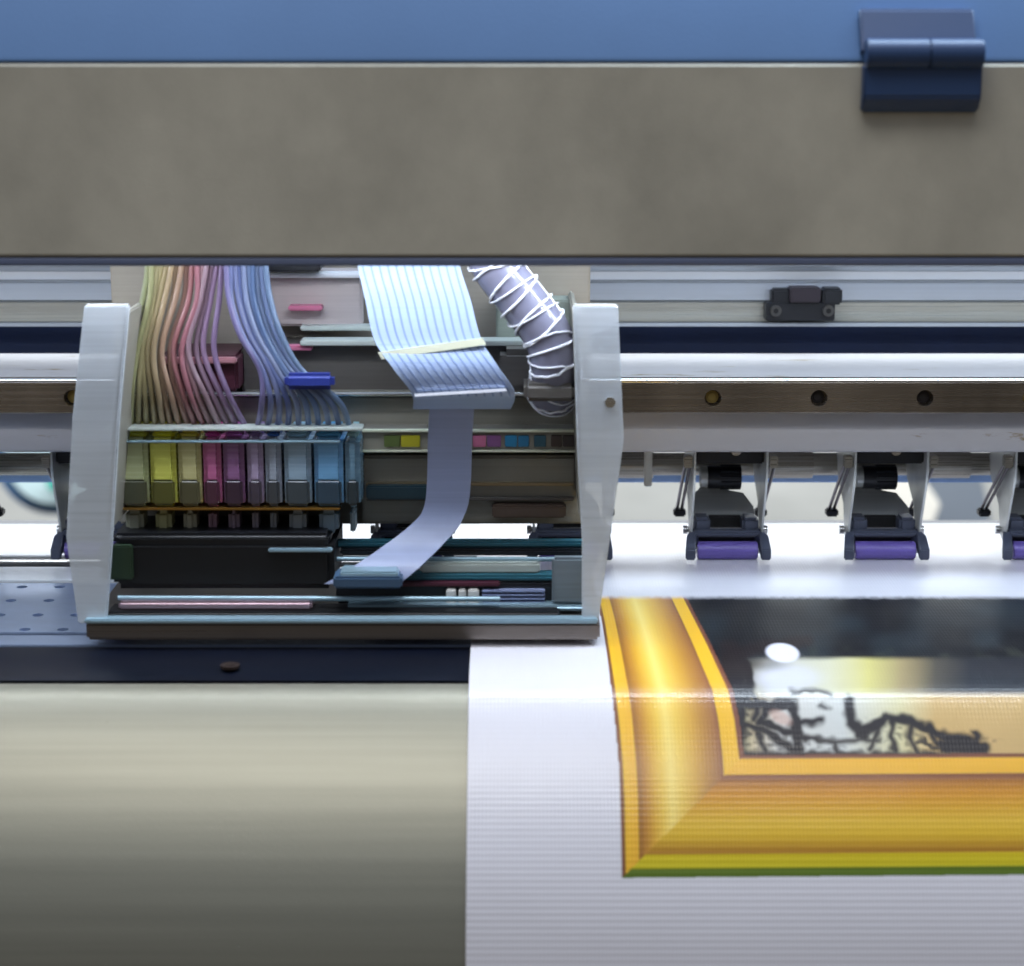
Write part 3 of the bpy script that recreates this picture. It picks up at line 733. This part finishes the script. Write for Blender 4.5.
# ribbon cable
path = spline([at(398, 200, -.10), at(408, 262, -.104), at(418, 300, -.108), at(428, 340, -.113), at(446, 368, -.118), at(463, 392, -.116), at(462, 408, -.108)], 10)
w0 = [(94 + 10*math.sin(i/len(path)*3)) * .00046 for i in range(len(path))]
rb = cp('ribbon_cable', ribbon(bmesh.new(), path, w0), M['ffc'], ang=70)
for dx in [-2.75 + .5*k for k in range(12)]:
    cp('cable_stripe', ribbon(bmesh.new(), [p + Vector((dx*.0075, -.0007, 0)) for p in path[8:-8]], [.0009]*(len(path)-16), .0001), pm('cable_line', (126, 144, 186), rough=0.4), rb)
cp('cable_band', ribbon(bmesh.new(), [at(430, 345, -.1155), at(434, 352, -.1158)], [.047, .047], .0007, slant=.14), M['cream'], rb)
cp('cable_end', ribbon(bmesh.new(), [at(460, 391, -.1190), at(461, 394, -.1192)], [.041, .041], .0008, slant=.06), M['wrap'], rb)
path = spline([at(452, 405, -.106), at(450, 440, -.100), at(449, 480, -.0965), at(446, 506, -.096), at(436, 524, -.099), at(414, 545, -.106), at(388, 566, -.116), at(362, 584, -.120)], 8)
cp('ribbon_cable', ribbon(bmesh.new(), path, [(44 if i < 28 else 44 + (i-28)*1.1)*.00046 for i in range(len(path))], .0004), M['ffc2'], ang=70)
cp('cable_socket', pbox(333, 402, 577, 589, -.128, -.112, .001), pm('socket_blue', (70, 96, 124), rough=0.4, brush=(0.8, 500)))
cp('cable_plug', pbox(340, 398, 572, 579, -.1265, -.113, .0008), M['bluebar'])
# clear sleeve with white wrapping
path = spline([at(478, 215, -.10), at(494, 262, -.102), at(522, 300, -.104), at(548, 336, -.106), at(556, 372, -.104), at(552, 396, -.088)], 12)
sv = cp('cable_sleeve', tube(bmesh.new(), path, .0112, 24), M['sleeve'], ang=80)
hp = []
for i in range(len(path)*8-8):
    f = i/8; k = int(f); t = f-k; p = path[k].lerp(path[min(k+1, len(path)-1)], t); tg = (path[min(k+1, len(path)-1)]-path[k]).normalized()
    u = tg.cross(Vector((0, 1, 0))).normalized(); w = tg.cross(u); a = f*1.15
    rr = .0116 + .0004*math.sin(i*1.7)
    hp.append(p + u*math.cos(a)*rr + w*math.sin(a)*rr + tg*(.0007*math.sin(i*.21)))
cp('wrap_cord', tube(bmesh.new(), hp, .0006, 6), M['wrap'], sv, ang=80)
hp2 = []
for i in range(len(path)*8-8):
    f = i/8; k = int(f); t = f-k; p = path[k].lerp(path[min(k+1, len(path)-1)], t); tg = (path[min(k+1, len(path)-1)]-path[k]).normalized()
    u = tg.cross(Vector((0, 1, 0))).normalized(); w = tg.cross(u); a = -f*.83 + .6*math.sin(f*.5); rr = .0118
    hp2.append(p + u*math.cos(a)*rr + w*math.sin(a)*rr + tg*(.0008*math.sin(i*.17)))
cp('wrap_cord', tube(bmesh.new(), hp2, .0004, 6), M['wrap'], sv, ang=80)
cp('sleeve_clamp', pbox(524, 576, 384, 402, -.116, -.080, .002, 3), M['hous2'])
# bolts on the side plates
for px, py in ((610, 402),):
    c = at(px, py, YF-.0002); cp('screw', cyl(bmesh.new(), c, c + Vector((0, -.0014, 0)), .0024, 20), M['steel'])

# ------------------------------------------------------------------ what shows through behind, far out of focus
wl = obj('back_wall', box(bmesh.new(), -3, 3, 2.2, 2.3, -1.6, .6, 0), M['wall']); tag(wl, None, None, kind='structure')
YBK = 1.5
t = thing('paper_roll', 'blurred white and teal paper roll seen behind the left end of the platen', 'paper roll', at(38, 520, YBK))
def ring(name, cx, cy, r, th, Y, m, yd=.1):
    c = at(cx, cy, Y); s = (c-CAM).dot(FWD)/FPX
    bm = bmesh.new(); n = 48; A = []
    for k in range(n):
        a = 2*math.pi*k/n; ca, sa = math.cos(a), math.sin(a)
        A.append([bm.verts.new(c + Vector((ca*r_*s, y_, sa*r_*s))) for r_, y_ in ((r, 0), (r-th, 0), (r-th, yd), (r, yd))])
    for k in range(n):
        a, b_ = A[k], A[(k+1) % n]
        for j in range(4): bm.faces.new((a[j], b_[j], b_[(j+1) % 4], a[(j+1) % 4]))
    bmesh.ops.recalc_face_normals(bm, faces=bm.faces)
    return child(name, bm, m, t, ang=60)
ring('rim', 52, 458, 58, 11, YBK, pm('blue_rim', (84, 124, 168), rough=.5))
ring('winding', 52, 458, 47, 44, YBK-.02, pm('ice_winding', (206, 232, 236), rough=.5))
child('teal_tag', pbox(46, 62, 474, 492, YBK-.05, YBK-.03, .004), pm('teal_core', (70, 196, 176), rough=.5), t)
bm = bmesh.new(); c = at(905, 503, YBK); s = (c-CAM).dot(FWD)/FPX
prism(bm, [(c.x+a*s, c.z+b_*s) for a, b_ in ((-44, -50), (-44, 18), (-18, 34), (14, 30), (36, -2), (20, -50))], 'y', YBK, YBK+.2, .002)
o = obj('foam_block', bm, pm('white_foam', (244, 242, 232), rough=.7)); tag(o, 'blurred white angular block behind the second purple roller', 'foam block')
bm = bmesh.new(); c = at(960, 500, YBK+.3); s = (c-CAM).dot(FWD)/FPX
prism(bm, [(c.x+a*s, c.z+b_*s) for a, b_ in ((-34, -50), (-30, 24), (16, 40), (40, -50))], 'y', YBK+.3, YBK+.5, .002)
o = obj('crate', bm, pm('grey_crate', (120, 130, 142), rough=.7)); tag(o, 'blurred blue-grey crate behind the last pinch roller', 'crate')
# machine frame closing the space below the beam at the back
# ------------------------------------------------------------------ lamps
def area(name, loc, rot, sx, sy, e, c):
    l = bpy.data.lights.new(name, 'AREA'); l.shape = 'RECTANGLE'; l.size = sx; l.size_y = sy; l.energy = e; l.color = c
    o = bpy.data.objects.new(name, l); COL.objects.link(o); o.location = loc; o.rotation_euler = rot; return o
area('machine_lamp', (0, -.135, .165), (R(4), 0, 0), 1.2, .010, 1.05, (.86, .92, 1.0))      # strip lamp inside the cover
led = thing('led_strip', 'strip of small white lamps fixed behind the front cover above the carriage', 'lamp strip', (0, -.150, .160))
child('strip_board', box(bmesh.new(), -.6, .6, -.156, -.146, .160, .1615, .0003), M['rearp'], led)
bm = bmesh.new()
for k in range(80):
    x = -.5925 + .015*k; box(bm, x-.0016, x+.0016, -.1526, -.1494, .1588, .1601, 0)
child('lamp_chip', bm, mat('lamp_chip', (255, 255, 255), emit=((225, 238, 255), 78)), led)
area('rear_lamp', (0, .62, .25), (R(-60), 0, 0), 1.6, .20, 11, (.86, .92, 1.0))        # bright hall lamp behind the machine
area('back_wall_fill', (0, .9, .9), (R(52), 0, 0), 2.4, .5, 60, (.97, .98, 1.0))  # added fill aimed at the back wall to keep the backdrop bright
area('lid_glow_fill', (.30, -.06, .62), (R(-8), 0, 0), .5, .15, 3.4, (.66, .84, 1.0))  # added blue fill brightening the right of the lid like lens glow
area('hall_lamp', (-.3, -1.0, 2.0), (R(24), 0, R(-8)), 1.6, .6, 16.5, (1.0, .98, .94))
w = bpy.data.worlds.new('World'); S.world = w; w.use_nodes = True
N = w.node_tree.nodes; L = w.node_tree.links; bg = N['Background']
tc = N.new('ShaderNodeTexCoord'); sx = N.new('ShaderNodeSeparateXYZ'); L.new(tc.outputs['Generated'], sx.inputs[0])
rp_ = N.new('ShaderNodeValToRGB'); e = rp_.color_ramp.elements
mrg = N.new('ShaderNodeMapRange'); mrg.inputs['From Min'].default_value = -1; L.new(sx.outputs['Z'], mrg.inputs['Value']); L.new(mrg.outputs[0], rp_.inputs[0])
e[0].position = .0; e[0].color = (.10, .085, .06, 1); e[1].position = 1; e[1].color = (.75, .9, 1.15, 1)
for p_, c_ in ((.42, (.32, .27, .20)), (.49, (.15, .14, .13)), (.58, (.15, .15, .16)), (.70, (.36, .39, .45))):
    x = e.new(p_); x.color = c_ + (1,)
L.new(rp_.outputs[0], bg.inputs['Color']); bg.inputs['Strength'].default_value = .55
# ------------------------------------------------------------------ camera
cam = bpy.data.cameras.new('Camera'); co_ = bpy.data.objects.new('Camera', cam); COL.objects.link(co_); S.camera = co_
co_.location = CAM; co_.rotation_euler = (R(90) - PITCH, 0, 0)
cam.sensor_width = 36; cam.lens = 36 * FPX / 1024; cam.clip_start = .01; cam.clip_end = 50
cam.dof.use_dof = True; cam.dof.focus_distance = .99; cam.dof.aperture_fstop = 8.0
S.view_settings.view_transform = 'Standard'; S.view_settings.look = 'None'; S.view_settings.exposure = 0; S.view_settings.gamma = 1
S.cycles.use_denoising = True
S.cycles.max_bounces = 8
try: S.cycles.denoiser = 'OPENIMAGEDENOISE'
except Exception: pass
